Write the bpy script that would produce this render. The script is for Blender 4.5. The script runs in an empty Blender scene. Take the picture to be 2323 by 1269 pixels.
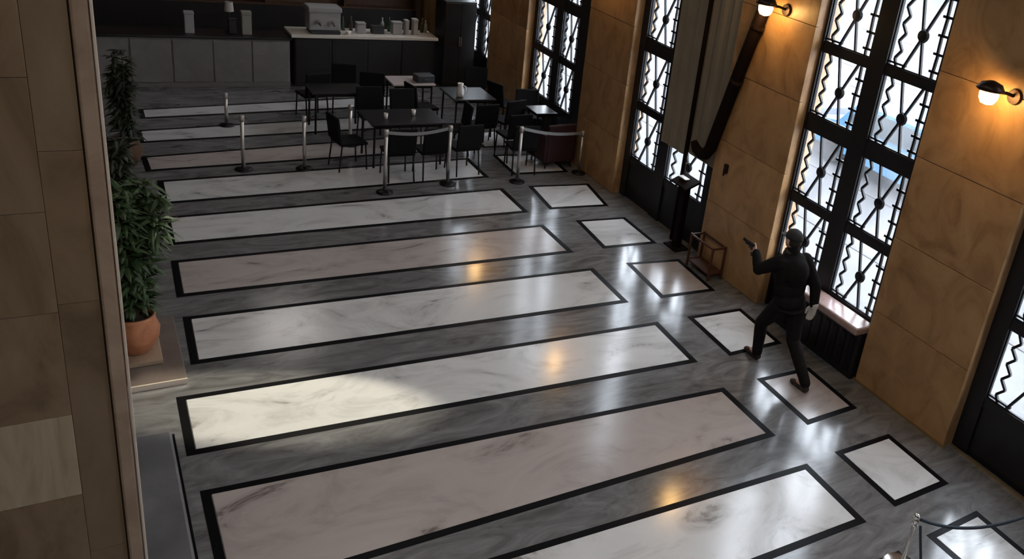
import bpy, bmesh, math, random
from mathutils import Vector, Matrix
random.seed(7)
SC = bpy.context.scene
COL = SC.collection
# ---------------------------------------------------------------- camera
cam = bpy.data.cameras.new('camera'); camo = bpy.data.objects.new('camera', cam); COL.objects.link(camo)
cam.sensor_width = 36.0; cam.lens = 36.0*1974.66/2323
cam.shift_x = (2323/2-1513.65)/2323; cam.shift_y = (505.14-1269/2)/2323
cam.clip_start = .05; cam.clip_end = 300
Rr = ((.83197661, -.5340634, .15030372), (-.09114589, -.39879746, -.91249823), (.54727264, .74547761, -.38046784))
M = Matrix(((Rr[0][0], -Rr[1][0], -Rr[2][0], -5.62108),
            (Rr[0][1], -Rr[1][1], -Rr[2][1], -3.84614),
            (Rr[0][2], -Rr[1][2], -Rr[2][2], 5.25394), (0, 0, 0, 1)))
camo.matrix_world = M
SC.camera = camo
# ---------------------------------------------------------------- world, lights, exposure
SC.view_settings.view_transform = 'Standard'; SC.view_settings.look = 'None'
SC.view_settings.exposure = 0.4; SC.view_settings.gamma = 1.0; SC.view_settings.use_curve_mapping = False
W = bpy.data.worlds.new('overcast_sky'); SC.world = W; W.use_nodes = True
bg = W.node_tree.nodes['Background']; bg.inputs[0].default_value = (.86, .93, 1.0, 1); bg.inputs[1].default_value = 9.5

def light(name, kind, loc, energy, color, rot=(0, 0, 0), **kw):
    l = bpy.data.lights.new(name, kind); l.energy = energy; l.color = color
    for k, v in kw.items(): setattr(l, k, v)
    o = bpy.data.objects.new(name, l); COL.objects.link(o); o.location = loc; o.rotation_euler = rot
    return o
# fill lights added under the ceiling to brighten hall and pier, no fixtures
for (x, y, e) in ((-4.2, -3.2, 85), (-2.9, 1.5, 36), (-2.6, 6.0, 22), (-2.0, 15.6, 13)):
    light('ceiling_fill_light', 'AREA', (x, y, 6.4), e, (1.0, .93, .87), shape='DISK', size=1.6)
sp = light('floor_patch_spot', 'SPOT', (-3.0, 6.5, 6.35), 1450, (1.0, .93, .74), spot_size=math.radians(17), spot_blend=.55, shadow_soft_size=.05)  # added spot, stands in for a bright reflection in the polished floor
sp.rotation_euler = (Vector((-4.35, 3.55, 0))-Vector((-3.0, 6.5, 6.35))).to_track_quat('-Z', 'Y').to_euler()
sp.scale = (1.6, .58, 1)

# ---------------------------------------------------------------- materials
def mat(name, color, rough=.6, metal=0.0, emit=None, es=0.0, spec=.5):
    m = bpy.data.materials.new(name); m.use_nodes = True
    b = m.node_tree.nodes['Principled BSDF']
    b.inputs['Base Color'].default_value = (*color, 1); b.inputs['Roughness'].default_value = rough
    b.inputs['Metallic'].default_value = metal; b.inputs['Specular IOR Level'].default_value = spec
    if emit: b.inputs['Emission Color'].default_value = (*emit, 1); b.inputs['Emission Strength'].default_value = es
    return m

def stone(name, stops, scale=1.0, rough=.25, stretch=(1, 1, 1), distort=1.2, vary=.12, bump=0.0, spec=.5, obj_seed=True, detail=6):
    """noise driven stone: object coordinates, each object shifted by its own random value"""
    m = bpy.data.materials.new(name); m.use_nodes = True
    nt = m.node_tree; N = nt.nodes; L = nt.links; b = N['Principled BSDF']
    tc = N.new('ShaderNodeTexCoord'); mp = N.new('ShaderNodeMapping'); mp.inputs['Scale'].default_value = stretch
    geo = N.new('ShaderNodeNewGeometry'); oi = N.new('ShaderNodeObjectInfo')
    L.new(geo.outputs['Position'], mp.inputs['Vector'])
    if obj_seed:
        mul = N.new('ShaderNodeMath'); mul.operation = 'MULTIPLY'; mul.inputs[1].default_value = 37.0
        L.new(oi.outputs['Random'], mul.inputs[0]); L.new(mul.outputs[0], mp.inputs['Location'])
    n = N.new('ShaderNodeTexNoise'); n.inputs['Scale'].default_value = scale; n.inputs['Detail'].default_value = detail
    n.inputs['Roughness'].default_value = .62; n.inputs['Distortion'].default_value = distort
    L.new(mp.outputs[0], n.inputs['Vector'])
    r = N.new('ShaderNodeValToRGB'); e = r.color_ramp.elements
    while len(e) < len(stops): e.new(.5)
    for el, (p, c) in zip(e, stops): el.position = p; el.color = (*c, 1)
    L.new(n.outputs['Fac'], r.inputs[0])
    hsv = N.new('ShaderNodeHueSaturation')
    mr = N.new('ShaderNodeMapRange'); mr.inputs[3].default_value = 1-vary; mr.inputs[4].default_value = 1+vary
    L.new(oi.outputs['Random'], mr.inputs[0]); L.new(mr.outputs[0], hsv.inputs['Value']); L.new(r.outputs[0], hsv.inputs['Color'])
    L.new(hsv.outputs[0], b.inputs['Base Color'])
    b.inputs['Roughness'].default_value = rough; b.inputs['Specular IOR Level'].default_value = spec
    if bump:
        bp = N.new('ShaderNodeBump'); bp.inputs['Strength'].default_value = bump; bp.inputs['Distance'].default_value = .01
        L.new(n.outputs['Fac'], bp.inputs['Height']); L.new(bp.outputs[0], b.inputs['Normal'])
    return m

GREY = stone('grey_marble', [(.25, (.065, .063, .062)), (.42, (.125, .123, .122)), (.58, (.18, .178, .178)), (.78, (.24, .24, .24))], 1.5, .15, (1, 3.0, 1), 1.6, 0, spec=1.0, obj_seed=False)
WHITE = stone('white_marble', [(.30, (.22, .21, .20)), (.37, (.50, .495, .48)), (.50, (.63, .625, .61)), (.8, (.69, .685, .67))], .8, .16, (1, 1.8, 1), 2.2, .05, spec=.9)
ROSEW = stone('rose_white_marble', [(.30, (.17, .14, .13)), (.37, (.36, .31, .29)), (.50, (.43, .375, .35)), (.8, (.48, .42, .395))], .8, .18, (1, 1.8, 1), 2.2, .05, spec=.8)
BLACK = mat('black_marble', (.004, .004, .005), .35, spec=.08)
BROWNST = stone('brown_floor_marble', [(.3, (.07, .045, .032)), (.6, (.15, .10, .075)), (.8, (.20, .15, .12))], 2.0, .3)
PILLAR = stone('ochre_stone', [(.3, (.26, .14, .056)), (.5, (.39, .22, .094)), (.7, (.46, .275, .125))], 2.4, .42, (1, 1, .7), 1.5, .10, .05)
PIER = stone('brown_marble', [(.28, (.10, .066, .036)), (.48, (.18, .125, .075)), (.75, (.24, .175, .115))], 1.6, .3, (1, 1, .5), 1.8, .14)
PIERL = stone('pale_marble', [(.28, (.26, .20, .13)), (.5, (.36, .29, .20)), (.75, (.42, .35, .26))], 3.0, .25, (3, 1, .4), 1.5, .06)
PINK = stone('rose_brown_marble', [(.3, (.22, .15, .105)), (.55, (.30, .22, .16)), (.8, (.36, .27, .20))], 3.0, .3)
SILL = stone('rose_marble', [(.3, (.26, .17, .15)), (.55, (.35, .245, .225)), (.8, (.40, .30, .28))], 3.5, .25)
PLASTER = stone('dark_plaster', [(.3, (.10, .085, .07)), (.7, (.15, .13, .11))], 1.5, .8, vary=0)
CEIL = stone('ceiling_plaster', [(.3, (.30, .27, .23)), (.7, (.36, .33, .29))], 1.0, .9, vary=0)
IRON = mat('black_iron', (.010, .011, .013), .45, .3)
FRAME = mat('dark_bronze_frame', (.012, .012, .014), .42, .3)
BRASS = mat('brass_strip', (.62, .46, .25), .3, .9)
PALEMETAL = mat('pale_metal_edge', (.72, .62, .52), .4, .3)
CHROME = mat('chrome', (.75, .74, .72), .22, 1.0)
STEELP = mat('satin_steel', (.58, .55, .52), .35, .85)
DARKCAP = mat('dark_bronze', (.03, .015, .010), .4, .6)
BULB = mat('glowing_glass', (1, .9, .75), .3, emit=(1.0, .58, .20), es=46.0)
BLKFAB = mat('black_upholstery', (.006, .006, .007), .8, spec=.15)
REDFAB = mat('dark_red_upholstery', (.030, .008, .011), .8)
BLKMET = mat('black_metal', (.012, .012, .013), .4, .5)
TABLETOP = mat('dark_table_top', (.010, .010, .011), .3)
PALETOP = mat('pale_table_top', (.42, .36, .35), .35)
COUNTERD = stone('dark_panelling', [(.3, (.006, .006, .006)), (.7, (.013, .011, .010))], 2, .45, vary=.3)
COUNTERL = stone('grey_panelling', [(.3, (.16, .15, .145)), (.7, (.21, .20, .19))], 2, .5, vary=.08)
CTOP = mat('pale_counter_top', (.62, .57, .50), .3)
WOOD = stone('dark_wood', [(.3, (.045, .020, .010)), (.7, (.10, .05, .026))], 6, .45, (1, 1, .2))
REDWOOD = stone('red_wood', [(.3, (.055, .020, .010)), (.7, (.10, .038, .020))], 5, .45, (1, 1, .2))
GREYBOX = mat('grey_plastic', (.30, .29, .28), .5)
WHITEP = mat('white_ceramic', (.80, .79, .76), .3)
DARKBOX = mat('dark_plastic', (.02, .02, .022), .5)
TERRA = stone('terracotta', [(.3, (.36, .13, .06)), (.6, (.52, .21, .10)), (.8, (.60, .30, .17))], 5, .5)
SOIL = mat('potting_soil', (.02, .014, .010), .95)
LEAF = stone('green_leaf', [(.3, (.018, .035, .012)), (.6, (.045, .085, .028)), (.8, (.08, .12, .05))], 8, .5)
LEAFD = stone('dark_leaf', [(.3, (.012, .018, .010)), (.7, (.03, .04, .02))], 8, .5)
STEM = mat('woody_stem', (.06, .04, .025), .8)
BLIND = stone('beige_blind_cloth', [(.3, (.20, .165, .115)), (.7, (.25, .21, .15))], 1.2, .8, vary=0)
DUCT = mat('dark_rubber', (.007, .003, .002), .7, spec=.1)
ROPE = mat('dark_blue_velvet_rope', (.02, .03, .045), .8)
SKIN = mat('skin', (.50, .31, .23), .55)
JACKET = stone('black_jacket_cloth', [(.3, (.008, .008, .008)), (.7, (.014, .013, .013))], 20, .9, spec=.1)
TROUSER = stone('black_trouser_cloth', [(.3, (.010, .008, .009)), (.7, (.017, .014, .015))], 20, .9, spec=.1)
SHOE = mat('dark_shoe_leather', (.022, .012, .010), .5)
CAPM = mat('charcoal_cap_cloth', (.022, .022, .024), .85)
SCARF = mat('grey_scarf_cloth', (.05, .048, .046), .9)
GLOVE = mat('pale_glove_cloth', (.55, .52, .49), .7)
EYE = mat('eye_white', (.7, .7, .68), .2)
GUN = mat('gun_metal', (.03, .03, .032), .3, .8)
PAVE = stone('street_paving', [(.3, (.050, .050, .053)), (.5, (.072, .072, .076)), (.8, (.10, .10, .104))], .5, .8, vary=.08)
FACADE = stone('facade_render', [(.3, (.07, .068, .068)), (.7, (.10, .097, .097))], .4, .9, vary=.1)
CARBLUE = mat('blue_car_paint', (.06, .22, .42), .25)
CARPALE = mat('lilac_car_paint', (.24, .25, .42), .25)
CARGLASS = mat('car_glass', (.03, .05, .06), .1)
TYRE = mat('tyre_rubber', (.02, .02, .02), .9)
# window glass: clear, slightly milky pane
GLASS = bpy.data.materials.new('milky_window_glass'); GLASS.use_nodes = True
_n = GLASS.node_tree.nodes; _l = GLASS.node_tree.links
for x in list(_n):
    if x.type != 'OUTPUT_MATERIAL': _n.remove(x)
_out = [x for x in _n if x.type == 'OUTPUT_MATERIAL'][0]
_t = _n.new('ShaderNodeBsdfTransparent'); _t.inputs[0].default_value = (.97, .98, 1, 1)
_d = _n.new('ShaderNodeBsdfTranslucent'); _d.inputs[0].default_value = (.95, .96, 1, 1)
_g = _n.new('ShaderNodeBsdfGlossy'); _g.inputs[1].default_value = .05
_m1 = _n.new('ShaderNodeMixShader'); _m2 = _n.new('ShaderNodeMixShader')
_nz = _n.new('ShaderNodeTexNoise'); _nz.inputs['Scale'].default_value = 1.1; _gp = _n.new('ShaderNodeNewGeometry')
_mr = _n.new('ShaderNodeMapRange'); _mr.inputs[1].default_value = .3; _mr.inputs[2].default_value = .7; _mr.inputs[3].default_value = .01; _mr.inputs[4].default_value = .06
_l.new(_gp.outputs['Position'], _nz.inputs['Vector']); _l.new(_nz.outputs['Fac'], _mr.inputs[0]); _l.new(_mr.outputs[0], _m1.inputs[0])
_l.new(_t.outputs[0], _m1.inputs[1]); _l.new(_d.outputs[0], _m1.inputs[2])
_m2.inputs[0].default_value = .07; _l.new(_m1.outputs[0], _m2.inputs[1]); _l.new(_g.outputs[0], _m2.inputs[2]); _l.new(_m2.outputs[0], _out.inputs[0])

# ---------------------------------------------------------------- helpers
class MB:
    """collects boxes, tubes and lathes in one bmesh"""
    def __init__(s): s.bm = bmesh.new()
    def box(s, lo, hi, bev=0.0):
        r = bmesh.ops.create_cube(s.bm, size=1); vs = r['verts']
        for v in vs: v.co = Vector([lo[i]+(v.co[i]+.5)*(hi[i]-lo[i]) for i in range(3)])
        if bev: bmesh.ops.bevel(s.bm, geom=list({e for v in vs for e in v.link_edges}), offset=bev, segments=2, affect='EDGES', profile=.5)
        return s
    def bar(s, a, b, w, t, up=(1, 0, 0)):
        a = Vector(a); b = Vector(b); d = (b-a); L = d.length; d.normalize(); u = Vector(up); v = d.cross(u).normalized(); u = v.cross(d).normalized()
        q = []
        for p in (a, b):
            for i, j in ((-1, -1), (1, -1), (1, 1), (-1, 1)): q.append(s.bm.verts.new(p+u*i*t/2+v*j*w/2))
        for f in ((3, 2, 1, 0), (4, 5, 6, 7), (0, 1, 5, 4), (1, 2, 6, 5), (2, 3, 7, 6), (3, 0, 4, 7)): s.bm.faces.new([q[k] for k in f])
        return s
    def tube(s, pts, rad, n=8, cap=True):
        pts = [Vector(p) for p in pts]; rad = rad if isinstance(rad, (list, tuple)) else [rad]*len(pts)
        rings = []; prev = None
        for i, p in enumerate(pts):
            d = (pts[min(i+1, len(pts)-1)]-pts[max(i-1, 0)]).normalized()
            if prev is None:
                u = d.orthogonal().normalized()
            else:
                u = (prev-d*prev.dot(d)).normalized()
            prev = u; v = d.cross(u)
            rings.append([s.bm.verts.new(p+(u*math.cos(2*math.pi*k/n)+v*math.sin(2*math.pi*k/n))*rad[i]) for k in range(n)])
        for a, b in zip(rings, rings[1:]):
            for k in range(n): s.bm.faces.new((a[k], a[(k+1) % n], b[(k+1) % n], b[k]))
        if cap: s.bm.faces.new(rings[0][::-1]); s.bm.faces.new(rings[-1])
        return s
    def lathe(s, prof, c=(0, 0, 0), n=20):
        rings = []
        for r, z in prof: rings.append([s.bm.verts.new((c[0]+r*math.cos(2*math.pi*k/n), c[1]+r*math.sin(2*math.pi*k/n), c[2]+z)) for k in range(n)])
        for a, b in zip(rings, rings[1:]):
            for k in range(n): s.bm.faces.new((a[k], a[(k+1) % n], b[(k+1) % n], b[k]))
        s.bm.faces.new(rings[0][::-1]); s.bm.faces.new(rings[-1])
        return s
    def ball(s, c, r, seg=16):
        r = r if isinstance(r, (tuple, list)) else (r, r, r)
        q = bmesh.ops.create_uvsphere(s.bm, u_segments=seg, v_segments=max(6, seg//2), radius=1)
        for v in q['verts']: v.co = Vector((c[0]+v.co.x*r[0], c[1]+v.co.y*r[1], c[2]+v.co.z*r[2]))
        return s
    def prism(s, poly, z0, z1):
        a = [s.bm.verts.new((x, y, z0)) for x, y in poly]; b = [s.bm.verts.new((x, y, z1)) for x, y in poly]; n = len(poly)
        s.bm.faces.new(a[::-1]); s.bm.faces.new(b)
        for k in range(n): s.bm.faces.new((a[k], a[(k+1) % n], b[(k+1) % n], b[k]))
        return s
    def mesh(s, name, m, smooth=False):
        bmesh.ops.recalc_face_normals(s.bm, faces=s.bm.faces)
        me = bpy.data.meshes.new(name); s.bm.to_mesh(me); s.bm.free(); me.materials.append(m)
        if smooth:
            for p in me.polygons: p.use_smooth = True
        return me
    def build(s, name, m, parent=None, smooth=False, loc=None):
        return link(name, s.mesh(name, m, smooth), parent, loc)
def link(name, me, parent=None, loc=None):
    o = bpy.data.objects.new(name, me); COL.objects.link(o)
    if parent: o.parent = parent
    if loc: o.location = loc
    return o
def tag(o, label, cat, group=None):
    o['label'] = label; o['category'] = cat
    if group: o['group'] = group
    return o
def thing(name, label, cat, loc=(0, 0, 0), rz=0, group=None):
    o = bpy.data.objects.new(name, None); COL.objects.link(o); o.location = loc; o.rotation_euler = (0, 0, rz); o.empty_display_size = .1
    return tag(o, label, cat, group)
def struct(o): o['kind'] = 'structure'; return o
def dup(root, loc, rz, label=None):
    r = root.copy(); COL.objects.link(r); r.location = loc; r.rotation_euler = (0, 0, rz)
    if label: r['label'] = label
    for ch in list(root.children):
        c = ch.copy(); COL.objects.link(c); c.parent = r
        for g in list(ch.children):
            d = g.copy(); COL.objects.link(d); d.parent = c
    return r

# ================================================================= SETTING
floor = struct(MB().box((-7.5, -7.0, -.25), (2.05, 18.0, 0)).build('floor', GREY))
struct(MB().box((-7.5, -7.0, 6.6), (2.05, 18.0, 6.8)).build('ceiling', CEIL))
struct(MB().box((-7.5, 17.8, 0), (2.05, 18.0, 6.6)).build('wall_back', PLASTER))
struct(MB().box((-7.5, -7.0, 0), (2.05, -6.8, 6.6)).build('wall_front', PLASTER))
struct(MB().box((-7.5, -6.8, 0), (-7.3, .8, 6.6)).build('wall_left', PLASTER))
wl = struct(MB().box((-7.3, .86, 0), (-6.3, 17.8, 6.6)).build('wall_left', PLASTER))
# ---- floor panels: white marble fields with black marble borders
def inset(q, w):
    out = []
    n = len(q)
    for i in range(n):
        p0 = Vector(q[i-1]); p1 = Vector(q[i]); p2 = Vector(q[(i+1) % n])
        d1 = (p1-p0).normalized(); d2 = (p2-p1).normalized()
        n1 = Vector((-d1.y, d1.x)); n2 = Vector((-d2.y, d2.x))
        b = (n1+n2); b /= b.dot(n1)
        out.append(p1+b*w)
    return [tuple(p) for p in out]
def panel(q, w=.06, m_=None, cuts=()):
    """q: corners counter-clockwise from near-left"""
    r = inset(q, w); m = MB()
    for i in range(4):
        j = (i+1) % 4; m.prism([q[i], q[j], r[j], r[i]], 0, .003)
    m.build('black_border', BLACK, floor)
    xs = [0.0]+list(cuts)+[1.0]
    a, b, c, d = [Vector(p) for p in r]
    for s, t in zip(xs, xs[1:]):
        g = .0015
        P = [a.lerp(b, s+g), a.lerp(b, t-g), d.lerp(c, t-g), d.lerp(c, s+g)]
        MB().prism([tuple(p) for p in P], 0, .005).build('marble_panel', m_ or WHITE, floor)
LONG = [  # near-left, near-right, far-right, far-left
    ((-5.12, -1.42), (.01, -1.43), (.01, -.37), (-5.12, -.36)),
    ((-5.12, .05), (0, .02), (.03, .89), (-5.12, 1.02)),
    ((-5.11, 1.33), (.02, 1.37), (.02, 2.29), (-5.11, 2.58)),
    ((-5.15, 3.07), (.04, 2.83), (.08, 3.78), (-5.14, 3.98)),
    ((-4.96, 4.50), (-.02, 4.33), (0, 5.33), (-4.93, 5.47)),
    ((-4.94, 5.93), (-.04, 5.84), (-.05, 6.82), (-4.91, 6.86)),
    ((-4.89, 7.30), (-.07, 7.30), (-.08, 8.30), (-4.87, 8.18)),
    ((-4.85, 8.61), (-.11, 8.79), (-.11, 9.72), (-4.83, 9.48)),
    ((-4.94, 9.86), (-.12, 10.15), (-.12, 11.05), (-4.96, 10.50)),
    ((-4.94, 11.11), (-.12, 11.5), (-.12, 12.3), (-4.94, 11.73)),
    ((-4.83, 12.32), (-.12, 12.8), (-.12, 13.5), (-4.83, 12.85))]
for i, q in enumerate(LONG): panel(q, .072, ROSEW if i in (2, 5, 8) else WHITE)
SMALL = [((.42, -1.32), (1.14, -1.30), (1.16, -.31), (.41, -.34)),
    ((.42, .06), (1.22, .08), (1.24, .93), (.44, .92)), ((.48, 1.39), (1.25, 1.42), (1.28, 2.28), (.50, 2.30)),
    ((.49, 2.81), (1.32, 2.83), (1.36, 3.74), (.52, 3.77)), ((.46, 4.30), (1.32, 4.26), (1.37, 5.24), (.53, 5.34)),
    ((.44, 5.85), (1.34, 5.81), (1.35, 6.79), (.51, 6.85)), ((.30, 7.34), (1.32, 7.26), (1.46, 8.22), (.38, 8.31)),
    ((.34, 8.85), (1.36, 8.80), (1.42, 9.75), (.36, 9.80)), ((.34, 10.2), (1.36, 10.2), (1.42, 11.1), (.36, 11.1))]
for i, q in enumerate(SMALL): panel(q, .066, ROSEW if i in (2, 4) else WHITE)

# ---- right wall: lintel with stone pillars, slabs on every pillar
wr = struct(MB().box((1.66, -6.8, 5.45), (2.05, 17.8, 6.6)).build('wall_right', PILLAR))
PY = [(-2.9, -1.35), (.53, 1.87), (3.77, 5.20), (7.75, 9.20), (11.6, 13.4), (15.8, 17.8)]
for k, (a, b) in enumerate(PY):
    p = MB().box((1.68, a+.01, 0), (2.04, b-.01, 5.45)).build('pillar', PILLAR, wr)
    zs = [0, .95, 1.86, 2.80, 3.72, 4.62, 5.45]
    for i in range(6):
        MB().box((1.645+.002*((i*7+k*3) % 3), a, zs[i]+.003), (1.70, b, zs[i+1]-.003), .006).build('stone_slab', PILLAR, p)
MB().box((1.66, -6.8, 0), (2.04, -5.3, 5.45)).build('pillar', PILLAR, wr)
# brass skirting at the pillar feet and along the window bases
tr = struct(MB().box((1.628, .50, 0), (1.645, 1.89, .035)).build('trim_1', BRASS))
tr2 = struct(MB().box((1.755, -1.35, 0), (1.77, .52, .03)).build('trim_2', BRASS))

# ---- windows
CZ = [(.72, 1.53), (1.65, 2.48), (2.68, 3.45), (3.56, 4.40), (4.52, 5.33)]
gcache = {}
def grille_meshes(w, h):
    key = (round(w, 2), round(h, 2))
    if key in gcache: return gcache[key]
    t = .027
    def P(u, v): return (0, w/2-u*w, h/2-v*h)       # u runs from the far side, v from the top
    wav = []
    n = 9
    for i in range(n+1):
        v = i/n; wav.append(P(.155+(.055 if i % 2 else -.045)*(1 if 0 < i < n else .3), v))
    m1 = MB()
    for a, b in zip(wav, wav[1:]): m1.bar(a, b, t, t)
    m2 = MB()
    st = [0, .22, .45, .68, .90, 1.0]
    for i in range(5):
        m2.bar(P(.86+(.02 if i % 2 else 0), st[i]), P(.87, st[i+1]), t, t)
        if i < 4: m2.bar(P(.80, st[i+1]), P(.985, st[i+1]), t, t)
    m3 = MB().bar(P(.37, 0), P(.66, 1), t, t)
    m4 = MB().bar(P(.80, 0), P(.30, 1), t, t)
    c = P(.535, .52)
    m5 = MB(); m5.lathe([(.004, -.03), (.062, -.024), (.076, 0), (.062, .024), (.004, .03)], (0, 0, 0), 12)
    for vv in m5.bm.verts: vv.co = Vector((vv.co.z+c[0], vv.co.x+c[1], vv.co.y+c[2]))
    r = [('wavy_bar', m1.mesh('wavy_bar', IRON)), ('stepped_bar', m2.mesh('stepped_bar', IRON)), ('diagonal_bar', m3.mesh('diagonal_bar', IRON)),
         ('diagonal_bar', m4.mesh('diagonal_bar', IRON)), ('boss', m5.mesh('boss', IRON))]
    m6 = MB().bar(P(.02, .95), P(.36, .95), t*.8, t)
    r.append(('short_bar', m6.mesh('short_bar', IRON)))
    rim = MB(); e = .014
    rim.box((-.012, -w/2, -h/2), (.012, -w/2+e, h/2)).box((-.012, w/2-e, -h/2), (.012, w/2, h/2)).box((-.012, -w/2+e, -h/2), (.012, w/2-e, -h/2+e)).box((-.012, -w/2+e, h/2-e), (.012, w/2-e, h/2))
    r.insert(0, ('rim', rim.mesh('rim', FRAME)))
    gcache[key] = r
    return r
def window(n, y0, y1, leaves, base=True):
    x0, x1 = 1.79, 1.87
    m = MB()
    ys = sorted(leaves); edges = [y0]+[v for l in ys for v in l]+[y1]
    for a, b in zip(edges[0::2], edges[1::2]): m.box((x0, a, 0), (x1, b, 5.45))
    for a, b in ys:
        for (z0, z1) in ((.60, .72), (1.53, 1.65), (2.48, 2.68), (3.45, 3.56), (4.40, 4.52), (5.33, 5.45)): m.box((x0+.01, a, z0), (x1-.005, b, z1))
    w = struct(m.build('window_%d' % n, FRAME))
    for a, b in ys:
        MB().box((x0+.03, a, 0), (x1-.01, b, .60)).build('base_panel', FRAME, w)
        for z0, z1 in CZ:
            cy, cz = (a+b)/2, (z0+z1)/2
            pk = ('pane', round(b-a, 2), round(z1-z0, 2))
            if pk not in gcache: gcache[pk] = MB().box((-.004, -(b-a)/2, -(z1-z0)/2), (.004, (b-a)/2, (z1-z0)/2)).mesh('pane', GLASS)
            link('pane', gcache[pk], w, (1.862, cy, cz))
            gm = grille_meshes(b-a, z1-z0)
            g = link('grille', gm[0][1], w, (1.828, cy, cz))
            for nm, me in gm[1:]: link(nm, me, g)
    return w
window(1, .0-1.35, .53, [(-.42, .34), (-1.24, -.68)])
window(2, 1.87, 3.77, [(2.00, 2.72), (2.98, 3.735)])
window(3, 5.20, 7.75, [(5.52, 6.54), (6.82, 7.58)])
window(4, 9.20, 11.60, [(9.78, 10.42), (10.68, 11.46)])
window(6, -5.30, -2.9, [(-5.1, -4.3), (-4.0, -3.1)])  # extra unseen window, added to let daylight onto the near floor
window(5, 13.40, 15.80, [(13.60, 14.10), (14.35, 15.25)])

# ---- pier on the left beside the camera's view: marble slabs, rose jamb, metal edge
pier = struct(MB().box((-7.3, .82, 0), (-5.56, 1.5, 6.6)).build('wall_pier', PIER))
rows1 = [0, 1.05, 1.63, 2.15, 2.76, 3.30, 3.95, 4.6, 6.6]
for i, (a, b) in enumerate(zip(rows1, rows1[1:])):
    MB().box((-6.7, .787, a+.0012), (-5.8115, .83, b-.0012), .002).build('marble_slab', PIERL if i == 2 else PIER, pier)
rows2 = [0, 1.22, 2.80, 3.60, 4.4, 6.6]
for a, b in zip(rows2, rows2[1:]):
    MB().box((-5.81, .79, a+.0012), (-5.636, .83, b-.0012), .002).build('marble_slab', PIER, pier)
MB().box((-5.63, .77, 0), (-5.556, .84, 6.6), .012).build('rose_jamb', PINK, pier)
MB().box((-5.554, .765, 0), (-5.540, .80, 6.6), .003).build('metal_edge', PALEMETAL, pier)

# ---- left platform, plinth and low kerb
plat = tag(MB().box((-5.70, 4.20, 0), (-5.02, 5.45, .05), .008).build('low_stone_platform', stone('platform_stone', [(.3, (.13, .10, .085)), (.7, (.2, .165, .14))], 2, .3)),
           'low brown stone platform under the terracotta pot by the left pier', 'platform')
MB().box((-5.70, 4.183, .0), (-5.02, 4.199, .056)).build('front_edge', PALEMETAL, plat)
kerb = thing('grey_stone_kerb', 'low grey stone kerb along the floor beside the left pier', 'kerb', (-5.4, 0, 0))
MB().box((-.22, -2.6, 0), (.17, 3.42, .05), .02).build('kerb_top', stone('kerb_stone', [(.3, (.10, .10, .105)), (.7, (.19, .19, .195))], 1.2, .35), kerb)
MB().box((.175, -2.6, 0), (.19, 3.40, .02)).build('dark_edge', BLACK, kerb)

# ================================================================= OUTSIDE
pv = struct(MB().box((2.06, -25, -.25), (60, 60, -.02)).build('street_pavement', PAVE))
for k in range(9):
    MB().box((4.5+k*2.2, -20, -.02), (4.62+k*2.2, 55, -.005)).build('paving_strip', FACADE, pv)
fb = thing('street_building', 'pale rendered building across the street seen through the window glass', 'building', (40, 15, 0))
MB().box((0, -35, 0), (8, 40, 14)).build('wall', FACADE, fb)
for k in range(11):
    MB().box((-.06, -30+k*6, 2), (.02, -28+k*6, 5)).build('window', CARGLASS, fb)
def car(loc, rz, m, label):
    t = thing('car', label, 'car', loc, rz)
    b = MB(); prof = [(-2.0, .3), (2.0, .3), (2.05, .75), (1.2, .9), (.7, 1.42), (-1.1, 1.45), (-1.75, .95), (-2.05, .8)]
    a = [b.bm.verts.new((x, -.8, z)) for x, z in prof]; c = [b.bm.verts.new((x, .8, z)) for x, z in prof]
    b.bm.faces.new(a[::-1]); b.bm.faces.new(c)
    for k in range(8): b.bm.faces.new((a[k], a[(k+1) % 8], c[(k+1) % 8], c[k]))
    b.build('body', m, t)
    for s in (-1, 1):
        g = MB(); q = [(-1.3, .98), (.95, .95), (.62, 1.36), (-1.02, 1.38)]
        u = [g.bm.verts.new((x, s*.79, z)) for x, z in q]; v = [g.bm.verts.new((x, s*.815, z)) for x, z in q]
        g.bm.faces.new(u); g.bm.faces.new(v[::-1])
        for k in range(4): g.bm.faces.new((u[k], u[(k+1) % 4], v[(k+1) % 4], v[k]))
        g.build('side_window', CARGLASS, t)
        for x in (-1.25, 1.25): MB().tube([(x, s*.62, .32), (x, s*.84, .32)], .32, 14).build('wheel', TYRE, t)
    return t
car((8.0, 7.2, -.005), 1.5, CARBLUE, 'blue car parked on the pavement outside the window behind the armed person')
car((8.4, 11.6, -.005), 1.5, CARPALE, 'lilac grey car parked outside, farther up the street than the blue one')

# ================================================================= WALL LAMPS
def sconce(y, z, label):
    t = thing('wall_lamp', label, 'lamp', (1.645, y, z), 0, 'wall lamps on the stone pillars')
    MB().lathe([(.004, -.03), (.07, -.03), (.08, 0), (.07, .03), (.004, .03)], (0, 0, 0), 16).build('wall_plate', DARKCAP, t).rotation_euler = (0, math.pi/2, 0)
    MB().tube([(0, 0, 0), (-.12, .02, .03), (-.19, .05, .03), (-.25, .09, .06)], .016, 8).build('arm', DARKCAP, t, True)
    c = (-.26, .10, 0)
    MB().lathe([(.11, .03), (.135, .045), (.10, .10), (.03, .125), (.004, .13)], c, 18).build('cap', DARKCAP, t, True)
    MB().lathe([(.01, -.10), (.06, -.085), (.085, -.04), (.09, .0), (.075, .05), (.01, .06)], c, 18).build('glass_globe', BULB, t, True)
    return t
sconce(.95, 3.72, 'lit wall lamp on the pillar at the right of the photo, nearest the camera')
sconce(4.32, 3.80, 'lit wall lamp high on the second pillar, above the beige blind')
sconce(8.45, 3.80, 'lit wall lamp high on the third pillar, left of the dark window with the blind')
sconce(12.5, 3.80, 'lit wall lamp on the farthest pillar, nearest the bar')

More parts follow.
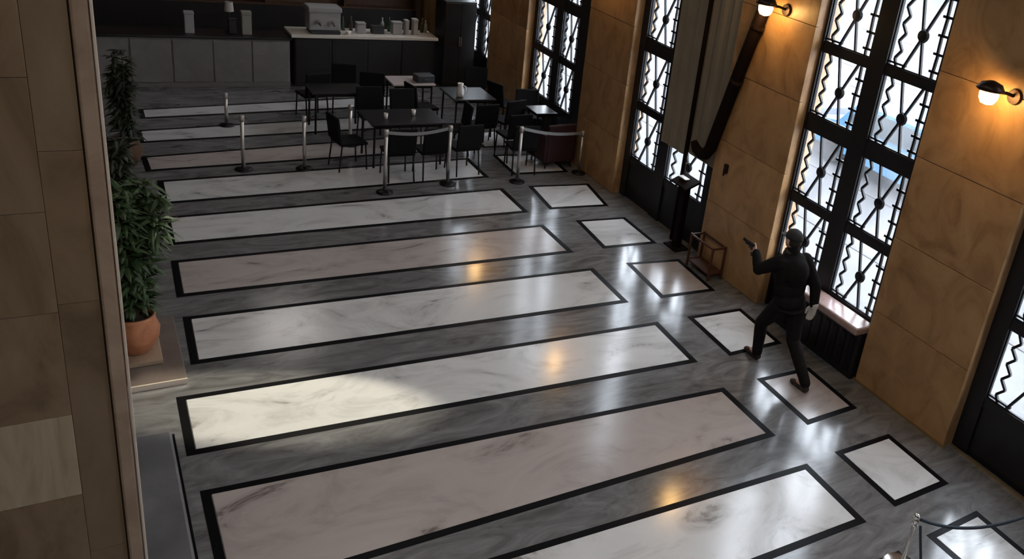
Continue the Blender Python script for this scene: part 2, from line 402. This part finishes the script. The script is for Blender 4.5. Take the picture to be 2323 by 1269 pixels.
# ================================================================= WINDOW 2 BAY: blind, pole, duct
bl = thing('roller_blind', 'beige cloth blind hanging in two lengths over the right leaf of the second window', 'blind', (1.70, 6.0, 1.2))
def cloth(y0, y1, z0, z1):
    m = MB(); n = 10; a = []; b = []
    for i in range(n+1):
        y = y0+(y1-y0)*i/n; x = .012*math.sin(i*1.7)
        a.append((x, y)); b.append((x+.010, y))
    m.prism(a+b[::-1], z0, z1); return m
cloth(-.80, -.104, .20, 4.2).build('cloth_length', BLIND, bl)
cloth(-.10, .62, .12, 4.2).build('cloth_length', BLIND, bl)
MB().tube([(.005, -.80, .2), (.005, -.14, .2)], .018).build('bottom_rail', BLIND, bl)
MB().tube([(.0, -.85, 4.22), (0, .66, 4.22)], .05).build('roller', DARKCAP, bl)
pole = tag(MB().tube([(1.655, 5.89, 0), (1.655, 5.89, 4.6)], .034, 10).build('dark_pole', DUCT, smooth=True), 'thin dark upright pole in front of the beige blind', 'pole')
duct = thing('curved_duct', 'thick dark duct leaning along the second pillar with a curved lower end', 'duct', (1.56, 5.2, 1.5))
MB().tube([(0, .42, .16), (0, .34, .08), (0, .22, .05), (0, .10, .09), (0, .02, .20), (0, -.06, .50), (0, -.36, 1.60), (0, -.74, 2.9)],
          [.05, .07, .08, .085, .085, .085, .085, .085], 14).build('hose', DUCT, duct, True)
for k in (.30, .62): MB().tube([(0, -.06-.68*k, .5+2.4*k), (0, -.06-.68*k-.012, .5+2.4*k+.04)], .095, 14).build('clamp', DARKCAP, duct)
br = tag(MB().box((1.61, 4.86, 1.45), (1.655, 4.93, 1.58), .01).tube([(1.60, 4.89, 1.47), (1.60, 4.89, 1.42)], .012).build('wall_hook', DARKCAP), 'small dark hook on the second pillar beside the duct end', 'hook')
post = thing('notice_stand', 'dark slim stand with a tilted black tray against the second window', 'stand', (1.56, 5.62, 0))
MB().box((-.05, -.06, .0), (.05, .06, 1.0), .01).build('post', DUCT, post)
MB().box((-.13, -.16, 0), (.13, .16, .025), .008).build('base', DUCT, post)
MB().bar((-.14, .0, 1.00), (.10, 0, 1.10), .40, .03, (0, 0, 1)).build('tray', DUCT, post)
MB().box((-.05, -.02, 1.075), (.06, .16, 1.088)).build('paper', WHITEP, post)

# sill with heater box under window 2 (behind the person)
hb = thing('heater_cabinet', 'dark heater cabinet with a rose marble top under the window behind the person', 'cabinet', (1.68, 2.7, 0))
MB().box((-.10, -.80, 0), (.12, .62, .60), .008).build('body', FRAME, hb)
MB().box((-.20, -.81, .605), (.10, .64, .70), .025).build('marble_top', SILL, hb)
for k in range(9): MB().box((-.112, -.74+k*.142, .08), (-.1, -.66+k*.142, .52), .003).build('slat', BLKMET, hb)

# wooden open rack by pillar 2
rk = thing('wooden_rack', 'brown wooden open-frame rack on the floor against the second pillar', 'rack', (1.49, 4.80, 0), .0)
for sx in (-.11, .11):
    for sy in (-.26, .26):
        MB().box((sx-.014, sy-.014, 0), (sx+.014, sy+.014, .50), .003).build('post', REDWOOD, rk)
for z in (.10, .48):
    for sx in (-.11, .11): MB().box((sx-.011, -.246, z-.012), (sx+.011, .246, z+.012)).build('long_rail', REDWOOD, rk)
    for sy in (-.26, .26): MB().box((-.096, sy-.011, z-.012), (.096, sy+.011, z+.012)).build('short_rail', REDWOOD, rk)
MB().box((-.10, -.25, .085), (.10, .25, .10)).build('shelf', REDWOOD, rk)

# ================================================================= PLANTS ON THE LEFT
def leafcard(m, p, d, L, wd, droop=.3):
    d = d.normalized(); s = d.cross(Vector((0, 0, 1)))
    if s.length < .01: s = Vector((1, 0, 0))
    s.normalize(); pts = []
    for i in range(4):
        t = i/3; c = p+d*L*t+Vector((0, 0, -droop*L*t*t)); w = wd*(.35, 1, .8, .05)[i]
        pts.append((m.bm.verts.new(c-s*w), m.bm.verts.new(c+Vector((0, 0, w*.5))), m.bm.verts.new(c+s*w)))
    for a, b in zip(pts, pts[1:]):
        m.bm.faces.new((a[0], a[1], b[1], b[0])); m.bm.faces.new((a[1], a[2], b[2], b[1]))
def plant(name, label, x, y, z0, pr, ph, H, R, nl, leafm, potm, plinth=0.0):
    t = thing(name, label, 'plant', (x, y, z0))
    MB().lathe([(pr*.55, 0), (pr*.62, .02), (pr*.95, ph*.4), (pr, ph*.6), (pr*.82, ph*.9), (pr*.88, ph), (pr*.76, ph), (pr*.72, ph*.9), (.01, ph*.88)], (0, 0, 0), 24).build('pot', potm, t, True)
    MB().lathe([(.01, ph*.86), (pr*.70, ph*.90), (.01, ph*.93)], (0, 0, 0), 16).build('soil', SOIL, t)
    f = MB(); rnd = random.Random(int(abs(y)*100)); sticks = []
    for k in range(9):
        a = rnd.uniform(0, 6.28); r = rnd.uniform(.1, 1)*R*.6
        pts = [Vector((math.cos(a)*pr*.4*rnd.random(), math.sin(a)*pr*.4*rnd.random(), ph*.9))]
        tip = Vector((math.cos(a)*r, math.sin(a)*r, ph+(H-ph)*rnd.uniform(.65, 1)))
        for q in (.35, .7, 1): pts.append(pts[0].lerp(tip, q)+Vector((0, 0, .08*math.sin(q*3))))
        MB().tube(pts, [.014, .011, .008, .004], 5).build('stem', STEM, t)
        sticks.append(pts)
    for k in range(nl):
        s = rnd.choice(sticks); q = rnd.uniform(.08, 1)*3; i = min(int(q), 2); p = s[i].lerp(s[i+1], q-i)
        a = rnd.uniform(0, 6.28)
        leafcard(f, p, Vector((math.cos(a), math.sin(a), rnd.uniform(-.2, .9))), rnd.uniform(.12, .26), rnd.uniform(.018, .04), rnd.uniform(.1, .7))
    o = f.build('foliage', leafm, t); o['kind'] = 'stuff'
    return t
ps = tag(MB().box((-5.66, 4.52, .051), (-5.19, 5.02, .10), .008).build('square_plinth', stone('plinth_stone', [(.3, (.22, .15, .10)), (.7, (.34, .25, .18))], 2, .3)),
         'small square stone plinth under the round terracotta pot', 'plinth')
plant('potted_shrub', 'tall green shrub in a round terracotta pot on the plinth by the left pier', -5.39, 4.78, .10, .215, .40, 1.95, .55, 760, LEAF, TERRA)
plant('potted_shrub', 'dark shrub in a brown pot farther along the left wall, beyond the green one', -5.32, 8.1, .0, .22, .38, 1.15, .36, 320, LEAFD, TERRA)
plant('potted_palm', 'tall very dark potted plant at the far end of the left wall', -5.15, 10.2, .0, .22, .40, 1.7, .32, 420, LEAFD, WOOD)
vz = tag(MB().lathe([(.05, 0), (.09, .06), (.10, .16), (.05, .26), (.06, .30), (.03, .30)], (-5.40, 9.05, 0), 18).build('clay_vase', TERRA, smooth=True), 'small clay vase on the floor between the two dark plants at the left wall', 'vase')

# ================================================================= QUEUE POSTS
def stanchion(x, y, h, label, dark=False):
    t = thing('queue_post', label, 'post', (x, y, 0), 0, 'queue posts in front of the seating')
    MB().lathe([(.004, 0), (.125, 0), (.125, .015), (.09, .03), (.03, .045), (.004, .045)], (0, 0, 0), 20).build('base', BLKMET, t, True)
    MB().tube([(0, 0, .04), (0, 0, h-.09)], .027, 12).build('tube', STEELP, t, True)
    MB().lathe([(.004, 0), (.036, 0), (.036, .08), (.028, .09), (.004, .092)], (0, 0, h-.092), 14).build('belt_head', STEELP, t, True)
    return t
stanchion(-3.67, 9.74, .86, 'pale queue post standing alone, second from the left')
stanchion(-2.82, 9.64, .86, 'pale queue post standing just left of the front seating')
stanchion(-1.92, 8.47, 1.0, 'pale queue post at the left end of the belt in front of the chairs')
stanchion(-.88, 8.63, .98, 'pale queue post between the two front groups of chairs')
stanchion(.27, 8.52, .96, 'pale queue post left of the dark red armchair')
stanchion(-1.88, 10.62, .72, 'short queue post behind the front row, left of the dark tables')
stanchion(-3.60, 11.85, .58, 'short dim queue post farthest back on the left')
stanchion(1.52, 8.72, .78, 'queue post at the right end by the third pillar')
def belt(a, b, z0, z1, label):
    m = MB(); n = 8; p = [Vector(a).lerp(Vector(b), i/n) for i in range(n+1)]
    for i in range(n):
        za = z0+(z1-z0)*i/n-.05*math.sin(math.pi*i/n); zb = z0+(z1-z0)*(i+1)/n-.05*math.sin(math.pi*(i+1)/n)
        m.bar((p[i].x, p[i].y, za), (p[i+1].x, p[i+1].y, zb), .05, .004, (-(p[1].y-p[0].y), p[1].x-p[0].x, 0))
    return tag(m.build('queue_belt', mat('grey_belt', (.22, .22, .22), .6)), label, 'belt')
belt((-1.882, 8.476), (-.918, 8.624), .95, .93, 'grey belt stretched between two queue posts in front of the chairs')
belt((.309, 8.526), (1.482, 8.714), .92, .74, 'grey belt running from a queue post to the one by the third pillar')

# bottom-right rope barrier
rp = thing('rope_post', 'low chrome rope post at the bottom right corner', 'post', (-.13, -.52, 0))
MB().lathe([(.004, 0), (.16, 0), (.165, .012), (.15, .025), (.05, .035), (.004, .035)], (0, 0, 0), 26).build('base', CHROME, rp, True)
MB().tube([(0, 0, .03), (0, 0, .50)], .016, 12).build('tube', STEELP, rp, True)
MB().lathe([(.004, 0), (.022, .0), (.030, .012), (.022, .026), (.022, .05), (.034, .06), (.034, .072), (.022, .085), (.03, .10), (.018, .122), (.004, .126)], (0, 0, .46), 18).build('finial', CHROME, rp, True)
MB().tube([(.028, .0, .525), (.045, -.01, .50)], .012).build('hook', CHROME, rp)
def sag(a, b, s, r, n=14):
    a = Vector(a); b = Vector(b)
    return MB().tube([a.lerp(b, i/n)+Vector((0, 0, -s*4*(i/n)*(1-i/n))) for i in range(n+1)], r, 8)
tag(sag((-.085, -.53, .52), (1.15, -.95, .60), .17, .014).build('barrier_rope', ROPE, smooth=True), 'dark rope sagging from the chrome post toward the window wall', 'rope')
tag(MB().tube([(-.125, -.575, .50), (-.115, -.60, .40), (-.10, -.66, .2), (-.09, -.72, .016), (-.02, -.95, .013), (.1, -1.3, .013)], .012, 8).build('loose_rope', ROPE, smooth=True), 'second dark rope hanging straight down from the chrome post', 'rope')

# ================================================================= SEATING
def make_chair(label, fm=BLKFAB):
    t = thing('cafe_chair', label, 'chair', (0, 0, 0), 0, 'dark cafe chairs in the seating area')
    MB().box((-.22, -.21, .42), (.22, .22, .47), .018).build('seat', fm, t)
    b = MB().box((-.22, -.022, 0), (.22, .022, .42), .018)
    o = b.build('backrest', fm, t, loc=(0, -.215, .47)); o.rotation_euler = (math.radians(7), 0, 0)
    for sx in (-1, 1):
        MB().tube([(sx*.19, .19, .42), (sx*.20, .21, 0)], .013, 6).build('leg', BLKMET, t)
        MB().tube([(sx*.19, -.19, .42), (sx*.20, -.24, 0)], .013, 6).build('leg', BLKMET, t)
    MB().tube([(-.19, 0, .40), (.19, 0, .40)], .010, 6).build('stretcher', BLKMET, t)
    return t
chairs = [  # x, y, rz, label
    (-1.56, 9.06, 0, 'black chair behind the belt, left one of the front pair'),
    (-1.03, 9.06, .05, 'black chair behind the belt, right one of the front pair'),
    (-.46, 9.15, .1, 'black chair directly right of the middle queue post'),
    (-2.16, 9.62, -1.4, 'black chair at the left side of the front dark table'),
    (-1.45, 10.86, 3.1, 'black chair behind the front dark table, on its left'),
    (-.90, 10.72, 3.2, 'black chair behind the front dark table, on its right'),
    (-.30, 10.05, 1.5, 'black chair at the right side of the front dark table'),
    (.26, 10.22, .1, 'black chair in front of the table with the white jug'),
    (.84, 10.42, .3, 'black chair right of the one facing the white jug table'),
    (-.42, 11.30, -1.4, 'black chair at the left side of the white jug table'),
    (.52, 9.02, -.1, 'black chair just right of the third queue post, under the belt'),
    (.62, 9.62, .1, 'black chair behind the one just right of the third queue post'),
    (-2.15, 12.2, .2, 'black chair at the far left, in front of the bar'),
    (-1.55, 12.35, 2.9, 'black chair in front of the bar, second from the left'),
    (-1.05, 12.3, -.3, 'black chair in front of the bar, left of the pale table'),
    (1.22, 11.42, -1.2, 'black chair close to the base of the fourth window'),
    (.95, 12.2, 2.8, 'black chair beyond the white jug table, near the tall dark cabinet'),
    (1.38, 10.62, 2.9, 'black chair with its back to the fourth window')]
ch0 = None
for x, y, rz, lb in chairs:
    if ch0 is None:
        ch0 = make_chair(lb); ch0.location = (x, y, 0); ch0.rotation_euler = (0, 0, rz)
    else: dup(ch0, (x, y, 0), rz, lb)
arm = thing('armchair', 'dark red armchair in front of the third pillar', 'armchair', (1.24, 9.30, 0), .1)
MB().box((-.26, -.25, .12), (.26, .26, .44), .03).build('seat', REDFAB, arm)
MB().box((-.28, -.33, .12), (.28, -.25, .80), .03).build('backrest', REDFAB, arm)
for s in (-1, 1):
    MB().box((s*.29-.035, -.30, .12), (s*.29+.035, .26, .62), .025).build('armrest', REDFAB, arm)
    for yy in (-.26, .2): MB().tube([(s*.25, yy, .12), (s*.26, yy, 0)], .016, 6).build('leg', BLKMET, arm)
def table(x, y, w, d, label, top=TABLETOP, h=.75):
    t = thing('cafe_table', label, 'table', (x, y, 0), 0, 'small tables in the seating area')
    MB().box((-w/2, -d/2, h-.035), (w/2, d/2, h), .01).build('tabletop', top, t)
    for sx in (-1, 1):
        for sy in (-1, 1): MB().tube([(sx*(w/2-.06), sy*(d/2-.06), h-.035), (sx*(w/2-.05), sy*(d/2-.05), 0)], .018, 8).build('leg', BLKMET, t)
    MB().box((-w/2+.06, -d/2+.05, h-.085), (w/2-.06, d/2-.05, h-.036)).build('apron', BLKMET, t)
    return t
table(-1.25, 9.85, 1.2, .8, 'dark table behind the front pair of chairs')
table(.35, 11.1, .8, .8, 'dark table with the white jug on it')
table(1.35, 10.05, .42, .5, 'small dark table under the fourth window')
table(-.45, 12.0, .8, .6, 'pale topped table near the bar with a black case on it', PALETOP)
table(-1.9, 11.5, .9, .6, 'dark table at the left of the seating, in front of the bar')
jug = thing('white_jug', 'small white jug standing on a dark table in front of the bar', 'jug', (.12, 10.9, .75))
MB().lathe([(.045, 0), (.065, .02), (.07, .12), (.045, .20), (.055, .25), (.04, .25), (.035, .2), (.005, .19)], (0, 0, 0), 18).build('body', WHITEP, jug, True)
MB().tube([(.05, 0, .21), (.11, 0, .18), (.11, 0, .09), (.065, 0, .06)], .009, 6).build('handle', WHITEP, jug, True)
case = thing('black_case', 'black case lying on the pale table near the bar', 'case', (-.22, 11.9, .75), .1)
MB().box((-.17, -.12, 0), (.17, .12, .14), .015).build('body', DARKBOX, case)
MB().tube([(-.05, -.125, .06), (-.05, -.15, .07), (.05, -.15, .07), (.05, -.125, .06)], .008, 6).build('handle', DARKBOX, case)
for i, (x, y) in enumerate(((-1.55, 9.75), (-1.05, 9.9))):
    g = tag(MB().lathe([(.028, 0), (.035, .09), (.031, .09), (.026, .01), (.004, .01)], (x, y, .75), 14).build('drinking_glass', WHITEP, smooth=True),
        ('white cup on the left half of the front dark table', 'white cup on the right half of the front dark table')[i], 'cup')

# ================================================================= BAR
bar = thing('bar_counter', 'black fronted bar counter with a pale top across the far end', 'counter', (-.65, 14.15, 0))
MB().box((-1.40, .02, 0), (1.42, .60, 1.0), .005).build('body', COUNTERD, bar)
for k in range(4): MB().box((-1.38+k*.70, 0, .08), (-.72+k*.70, .02, .96), .006).build('front_panel', COUNTERD, bar)
MB().box((-1.46, -.06, 1.0), (1.46, .66, 1.06), .008).build('counter_top', CTOP, bar)
sid = thing('side_counter', 'long grey fronted counter at the far left, beside the black bar', 'counter', (-3.75, 14.15, 0))
MB().box((-1.75, .02, 0), (1.62, .60, .94), .005).build('body', COUNTERL, sid)
for k in range(5): MB().box((-1.73+k*.67, 0, .10), (-1.09+k*.67, .02, .90), .006).build('front_panel', COUNTERL, sid)
MB().box((-1.80, -.04, .94), (1.66, .64, .98), .008).build('counter_top', TABLETOP, sid)
tc = thing('tall_cabinet', 'tall dark cabinet at the right end of the bar', 'cabinet', (1.35, 14.1, 0))
MB().box((-.42, 0, 0), (.28, .6, 1.85), .01).build('body', COUNTERD, tc)
for s in (0, 1):
    d = MB().box((-.41+s*.345, -.02, .08), (-.075+s*.345, 0, 1.82), .006).build('door', COUNTERD, tc)
    MB().box((-.09+s*.04, -.04, .9), (-.075+s*.04, -.02, 1.1)).build('handle', STEELP, d)
bs = thing('back_bar_shelf', 'dark back bar shelving on the far wall behind the counters', 'shelving', (-2.0, 17.1, 0))
MB().box((-3.4, .3, 0), (3.4, .68, .95)).build('base_cabinet', COUNTERD, bs)
MB().box((-3.4, .6, .95), (3.4, .68, 2.6)).build('back_panel', WOOD, bs)
for z in (.95, 1.45, 1.95): MB().box((-3.4, .32, z), (3.4, .60, z+.03)).build('shelf', WOOD, bs)
for x in (-3.4, -1.7, 0, 1.7, 3.37): MB().box((x, .31, .98), (x+.03, .6, 2.5)).build('upright', WOOD, bs)
em = thing('coffee_machine', 'grey coffee machine standing on the bar top', 'coffee machine', (-1.45, 14.42, 1.06))
MB().box((-.30, -.16, .06), (.30, .22, .42), .02).build('body', GREYBOX, em)
MB().box((-.32, -.20, .42), (.32, .24, .52), .02).build('top_tray', GREYBOX, em)
MB().box((-.28, -.24, 0), (.28, .2, .06), .008).build('drip_tray', DARKBOX, em)
for s in (-1, 1):
    MB().tube([(s*.13, -.17, .24), (s*.13, -.26, .22)], [.035, .03], 10).build('group_head', CHROME, em)
    MB().tube([(s*.13, -.26, .22), (s*.13, -.36, .20)], .015, 8).build('filter_handle', DARKBOX, em)
def bottle(x, y, z, h, r, m, label, cat='bottle', grp='bottles behind the bar'):
    return tag(MB().lathe([(r, 0), (r, h*.55), (r*.9, h*.65), (r*.35, h*.78), (r*.33, h), (.004, h)], (x, y, z), 12).build(cat.replace(' ', '_'), m, smooth=True), label, cat, grp)
gl = [mat('green_bottle_glass', (.02, .05, .02), .15), mat('brown_bottle_glass', (.05, .025, .01), .15), mat('clear_bottle', (.30, .32, .30), .15)]
rnd = random.Random(3)
for k, x in enumerate((-1.02, -.86, -.22, -.08, .62, .70)):
    mi = (0, 1, 2, 0, 1, 2)[k]
    bottle(x, 14.62, 1.06, rnd.uniform(.26, .33), .038, gl[mi], '%s bottle at the back of the bar top, %s from the left' % (('dark green', 'brown', 'clear')[mi], ('first', 'second', 'third', 'fourth', 'fifth', 'sixth')[k]), grp='bottles on the bar')
def boxitem(x, y, z, w, d, h, m, name, label, cat):
    t = thing(name, label, cat, (x, y, z))
    MB().box((-w/2, -d/2, 0), (w/2, d/2, h*.86), .012).build('body', m, t)
    MB().box((-w/2-.006, -d/2-.006, h*.86), (w/2+.006, d/2+.006, h), .01).build('lid', m, t)
boxitem(-3.83, 14.4, .98, .16, .14, .40, mat('pale_grey_tin', (.34, .34, .33), .5), 'tall_tin', 'tall pale tin on the grey counter, leftmost of the items', 'tin')
boxitem(-2.86, 14.4, .98, .17, .15, .44, mat('beige_tin', (.26, .25, .21), .5), 'tall_tin', 'beige tin on the grey counter near the bar', 'tin')
boxitem(-3.1, 14.45, .98, .13, .13, .30, DARKBOX, 'dark_canister', 'dark canister on the grey counter between the two pale tins', 'canister')
lamp = thing('counter_lamp', 'small pale shaded lamp on the grey counter behind the dark canister', 'lamp', (-3.12, 14.62, .98))
MB().lathe([(.07, 0), (.07, .015), (.012, .02), (.012, .42), (.004, .42)], (0, 0, 0), 12).build('stand', DARKBOX, lamp)
MB().lathe([(.085, .38), (.07, .56), (.066, .56), (.08, .38)], (0, 0, 0), 14).build('shade', mat('pale_shade', (.48, .46, .43), .8), lamp)
for i, (x, w, h, m) in enumerate(((-.72, .18, .22, GREYBOX), (-.38, .25, .16, DARKBOX), (0.02, .20, .26, GREYBOX), (.22, .08, .30, mat('pale_carton', (.36, .34, .31), .6)), (.40, .10, .33, mat('light_carton', (.40, .38, .35), .6)))):
    boxitem(x, 14.42, 1.06, w, .16, h, m, 'counter_box', ('grey box on the bar right of the coffee machine', 'low black box in the middle of the bar', 'wide grey box on the right half of the bar', 'narrow pale carton near the right end of the bar', 'light carton at the right end of the bar')[i], 'box')
tag(MB().lathe([(.03, 0), (.05, .05), (.05, .07), (.045, .07), (.03, .01), (.004, .01)], (-1.0, 14.25, 1.06), 14).build('bowl', WHITEP, smooth=True), 'small white bowl on the bar in front of the coffee machine', 'bowl')

# ================================================================= PERSON
def remesh(mb, name, m, parent, vox, smooth=6, loc=None):
    o = mb.build(name, m, parent, True, loc)
    r = o.modifiers.new('remesh', 'REMESH'); r.mode = 'VOXEL'; r.voxel_size = vox; r.use_smooth_shade = True
    if smooth: s = o.modifiers.new('smooth', 'SMOOTH'); s.iterations = smooth; s.factor = .5
    return o
def chain(mb, pts, rad, n=12):
    """tapered limb: tube subdivided plus balls at the joints"""
    P = []; Q = []
    for i in range(len(pts)-1):
        a = Vector(pts[i]); b = Vector(pts[i+1])
        for k in range(4): P.append(a.lerp(b, k/4)); Q.append(rad[i]+(rad[i+1]-rad[i])*k/4)
    P.append(Vector(pts[-1])); Q.append(rad[-1])
    mb.tube(P, Q, n)
    for p, r in zip(pts, rad): mb.ball(p, r, 12)
def ellips(mb, c, r): mb.ball(c, r, 18)
per = thing('person', 'person in black jacket, trousers and cap striding past the window and holding out a pistol', 'person', (.80, 2.36, 0))
off = Vector((-.80, -2.36, 0))
def V(x, y, z): return Vector((x, y, z))+off
hipL, hipR = V(.71, 2.38, .90), V(.88, 2.34, .90)
knL, anL = V(.735, 2.66, .50), V(.765, 2.66, .09)
knR, anR = V(.875, 2.24, .47), V(.86, 1.90, .115)
shL, shR = V(.575, 2.42, 1.42), V(.925, 2.39, 1.42)
elL, wrL = V(.44, 2.585, 1.27), V(.50, 2.745, 1.405)
elR, wrR = V(1.02, 2.24, 1.15), V(1.01, 2.18, .92)
pel, wai, che, nek = V(.79, 2.36, .95), V(.78, 2.38, 1.10), V(.755, 2.41, 1.30), V(.745, 2.435, 1.49)
head = V(.742, 2.462, 1.655)
body = MB()
for a, k, n, f in ((hipL, knL, anL, V(.77, 2.84, .03)), (hipR, knR, anR, V(.857, 2.06, .03))):
    chain(body, [a, k, n], [.085, .055, .040]); chain(body, [n, f], [.042, .026])
chain(body, [shL, elL, wrL], [.052, .040, .028]); chain(body, [shR, elR, wrR], [.052, .040, .028])
ellips(body, pel, (.155, .11, .12)); ellips(body, wai, (.14, .10, .14)); ellips(body, che, (.175, .12, .20)); ellips(body, V(.75, 2.415, 1.42), (.19, .085, .075))
chain(body, [V(.748, 2.425, 1.44), nek, V(.742, 2.455, 1.58)], [.06, .055, .055])
# head: skull, jaw, nose, ears, brow
ellips(body, head, (.076, .095, .115)); ellips(body, head+Vector((0, .022, -.058)), (.055, .068, .058))
ellips(body, head+Vector((0, .098, -.018)), (.012, .020, .022)); ellips(body, head+Vector((0, .088, .012)), (.045, .016, .012))
for s in (-1, 1): ellips(body, head+Vector((s*.080, -.004, -.012)), (.011, .02, .032))
ellips(body, head+Vector((0, .086, -.062)), (.024, .012, .007)); ellips(body, head+Vector((0, .085, -.074)), (.022, .012, .007))
# hands: palm + five fingers each
def hand(mb, w, fwd, side, up, curl):
    """w wrist; fwd along the palm; side towards the thumb; up = back of the hand"""
    fwd = fwd.normalized(); side = side.normalized(); up = up.normalized()
    c = w+fwd*.05
    for t in (-.028, -.010, .010, .028): chain(mb, [w+fwd*.01+side*t*.6, w+fwd*.085+side*t], [.016, .014], 8)
    for i, (t, L) in enumerate(((.030, .072), (.011, .080), (-.010, .074), (-.029, .058))):
        p = w+fwd*.088+side*t; d = fwd; pts = [p]
        for s in range(3):
            a = curl*(.35+.4*s) if i or curl > 1.2 else curl*(.25+.3*s)
            d2 = (fwd*math.cos(a)-up*math.sin(a)); p = p+d2*L*(.45, .32, .23)[s]; pts.append(p)
        chain(mb, pts, [.0105, .010, .009, .0075], 8)
    b = w+fwd*.025+side*.030
    chain(mb, [b, b+side*.028+fwd*.025-up*.008, b+side*.034+fwd*.055-up*.022, b+side*.026+fwd*.078-up*.032], [.014, .012, .0105, .009], 8)
hf = Vector((.02, 1, .02))
hand(body, wrL, hf, Vector((.15, 0, 1)), Vector((-1, 0, .15)), 1.55)
hand(body, wrR, Vector((-.05, .12, -1)), Vector((-.25, 1, .1)), Vector((1, .25, 0)), .6)
remesh(body, 'body', SKIN, per, .0065, 3)
# clothing
jk = MB()
chain(jk, [shL, elL, wrL.lerp(elL, .08)], [.085, .066, .050]); chain(jk, [shR, elR, wrR.lerp(elR, .08)], [.085, .068, .052])
ellips(jk, che, (.215, .165, .235)); ellips(jk, wai, (.195, .15, .20)); ellips(jk, pel, (.205, .155, .14)); ellips(jk, V(.75, 2.41, 1.42), (.215, .115, .085))
ellips(jk, V(.755, 2.33, 1.30), (.17, .13, .18))
chain(jk, [V(.75, 2.425, 1.46), V(.746, 2.43, 1.53)], [.095, .080])
jo = remesh(jk, 'jacket', JACKET, per, .011, 5)
MB().lathe([(.175, -.014), (.185, 0), (.175, .014)], (0, 0, 0), 28).build('hem_band', JACKET, per, True, pel+Vector((0, 0, -.085)))
tr_ = MB()
for a, k, n in ((hipL, knL, anL), (hipR, knR, anR)): chain(tr_, [a, k, n], [.118, .080, .062])
ellips(tr_, V(.795, 2.36, .91), (.175, .135, .12))
remesh(tr_, 'trousers', TROUSER, per, .011, 5)
for n, d, sl in ((anL, Vector((.02, 1, 0)), 0), (anR, Vector((-.02, 1, 0)), 0)):
    sh = MB(); g = Vector((n.x, n.y, 0))
    ellips(sh, g+Vector((0, -.01, .055)), (.045, .06, .05)); ellips(sh, g+d*.08+Vector((0, 0, .042)), (.046, .10, .042)); ellips(sh, g+d*.16+Vector((0, 0, .032)), (.045, .065, .032))
    chain(sh, [g+Vector((0, 0, .06)), g+Vector((0, 0, .115))], [.048, .05])
    remesh(sh, 'shoe', SHOE, per, .009, 4)
cp = MB(); ellips(cp, head+Vector((0, -.012, .035)), (.090, .112, .095))
for v in list(cp.bm.verts):
    if v.co.z < head.z+.022: v.co.z = head.z+.022
co = cp.build('cap', CAPM, per, True)
vb = MB(); pts = []
ring = [(math.cos(a), math.sin(a)) for a in [math.pi*i/12 for i in range(13)]]
poly = [(x*.078, .06+y*.12) for x, y in ring]
vb.prism(poly, 0, .008); vbo = vb.build('cap_visor', CAPM, per, False, head+Vector((0, 0, .030))); vbo.rotation_euler = (-.12, 0, 0)
sc = MB(); ellips(sc, head+Vector((0, -.02, -.135)), (.085, .09, .05)); remesh(sc, 'neck_scarf', SCARF, per, .009, 3)
hr = MB(); ellips(hr, head+Vector((0, -.035, -.01)), (.078, .075, .075)); hr.build('hair', mat('dark_hair', (.015, .011, .009), .7), per, True)
for s in (-1, 1): MB().ball(head+Vector((s*.030, .082, -.004)), .012, 10).build('eye', EYE, per, True)
gv = MB(); hand(gv, wrR+Vector((.0, 0, .0)), Vector((-.05, .12, -1)), Vector((-.25, 1, .1)), Vector((1, .25, 0)), .6); chain(gv, [wrR+Vector((0, 0, .03)), wrR], [.040, .036])
dm = remesh(gv, 'glove', GLOVE, per, .0065, 2); dm['label'] = 'pale glove on the lowered right hand'
dp = dm.modifiers.new('thick', 'DISPLACE'); dp.strength = .008; dp.mid_level = 0
# pistol in the left hand
gun = thing('pistol', 'dark pistol held out in the left hand of the person in black', 'pistol', tuple(wrL-off+Vector((-.002, .075, .0))))
MB().box((-.013, -.03, .035), (.013, .165, .065), .004).build('slide', GUN, gun)
MB().box((-.011, -.02, .018), (.011, .12, .036), .003).build('frame', GUN, gun)
gp = MB().bar((0, .0, .03), (0, -.028, -.075), .036, .024, (1, 0, 0)); gp.build('grip', DARKBOX, gun)
MB().tube([(0, .018, .018), (0, .022, -.008), (0, .05, -.012), (0, .062, .018)], .004, 6).build('trigger_guard', GUN, gun)
MB().tube([(0, .035, .018), (0, .030, -.002)], .003, 6).build('trigger', GUN, gun)
MB().box((-.003, .15, .064), (.003, .16, .072)).build('front_sight', GUN, gun)
MB().tube([(0, .16, .052), (0, .172, .052)], .008, 10).build('muzzle', GUN, gun)
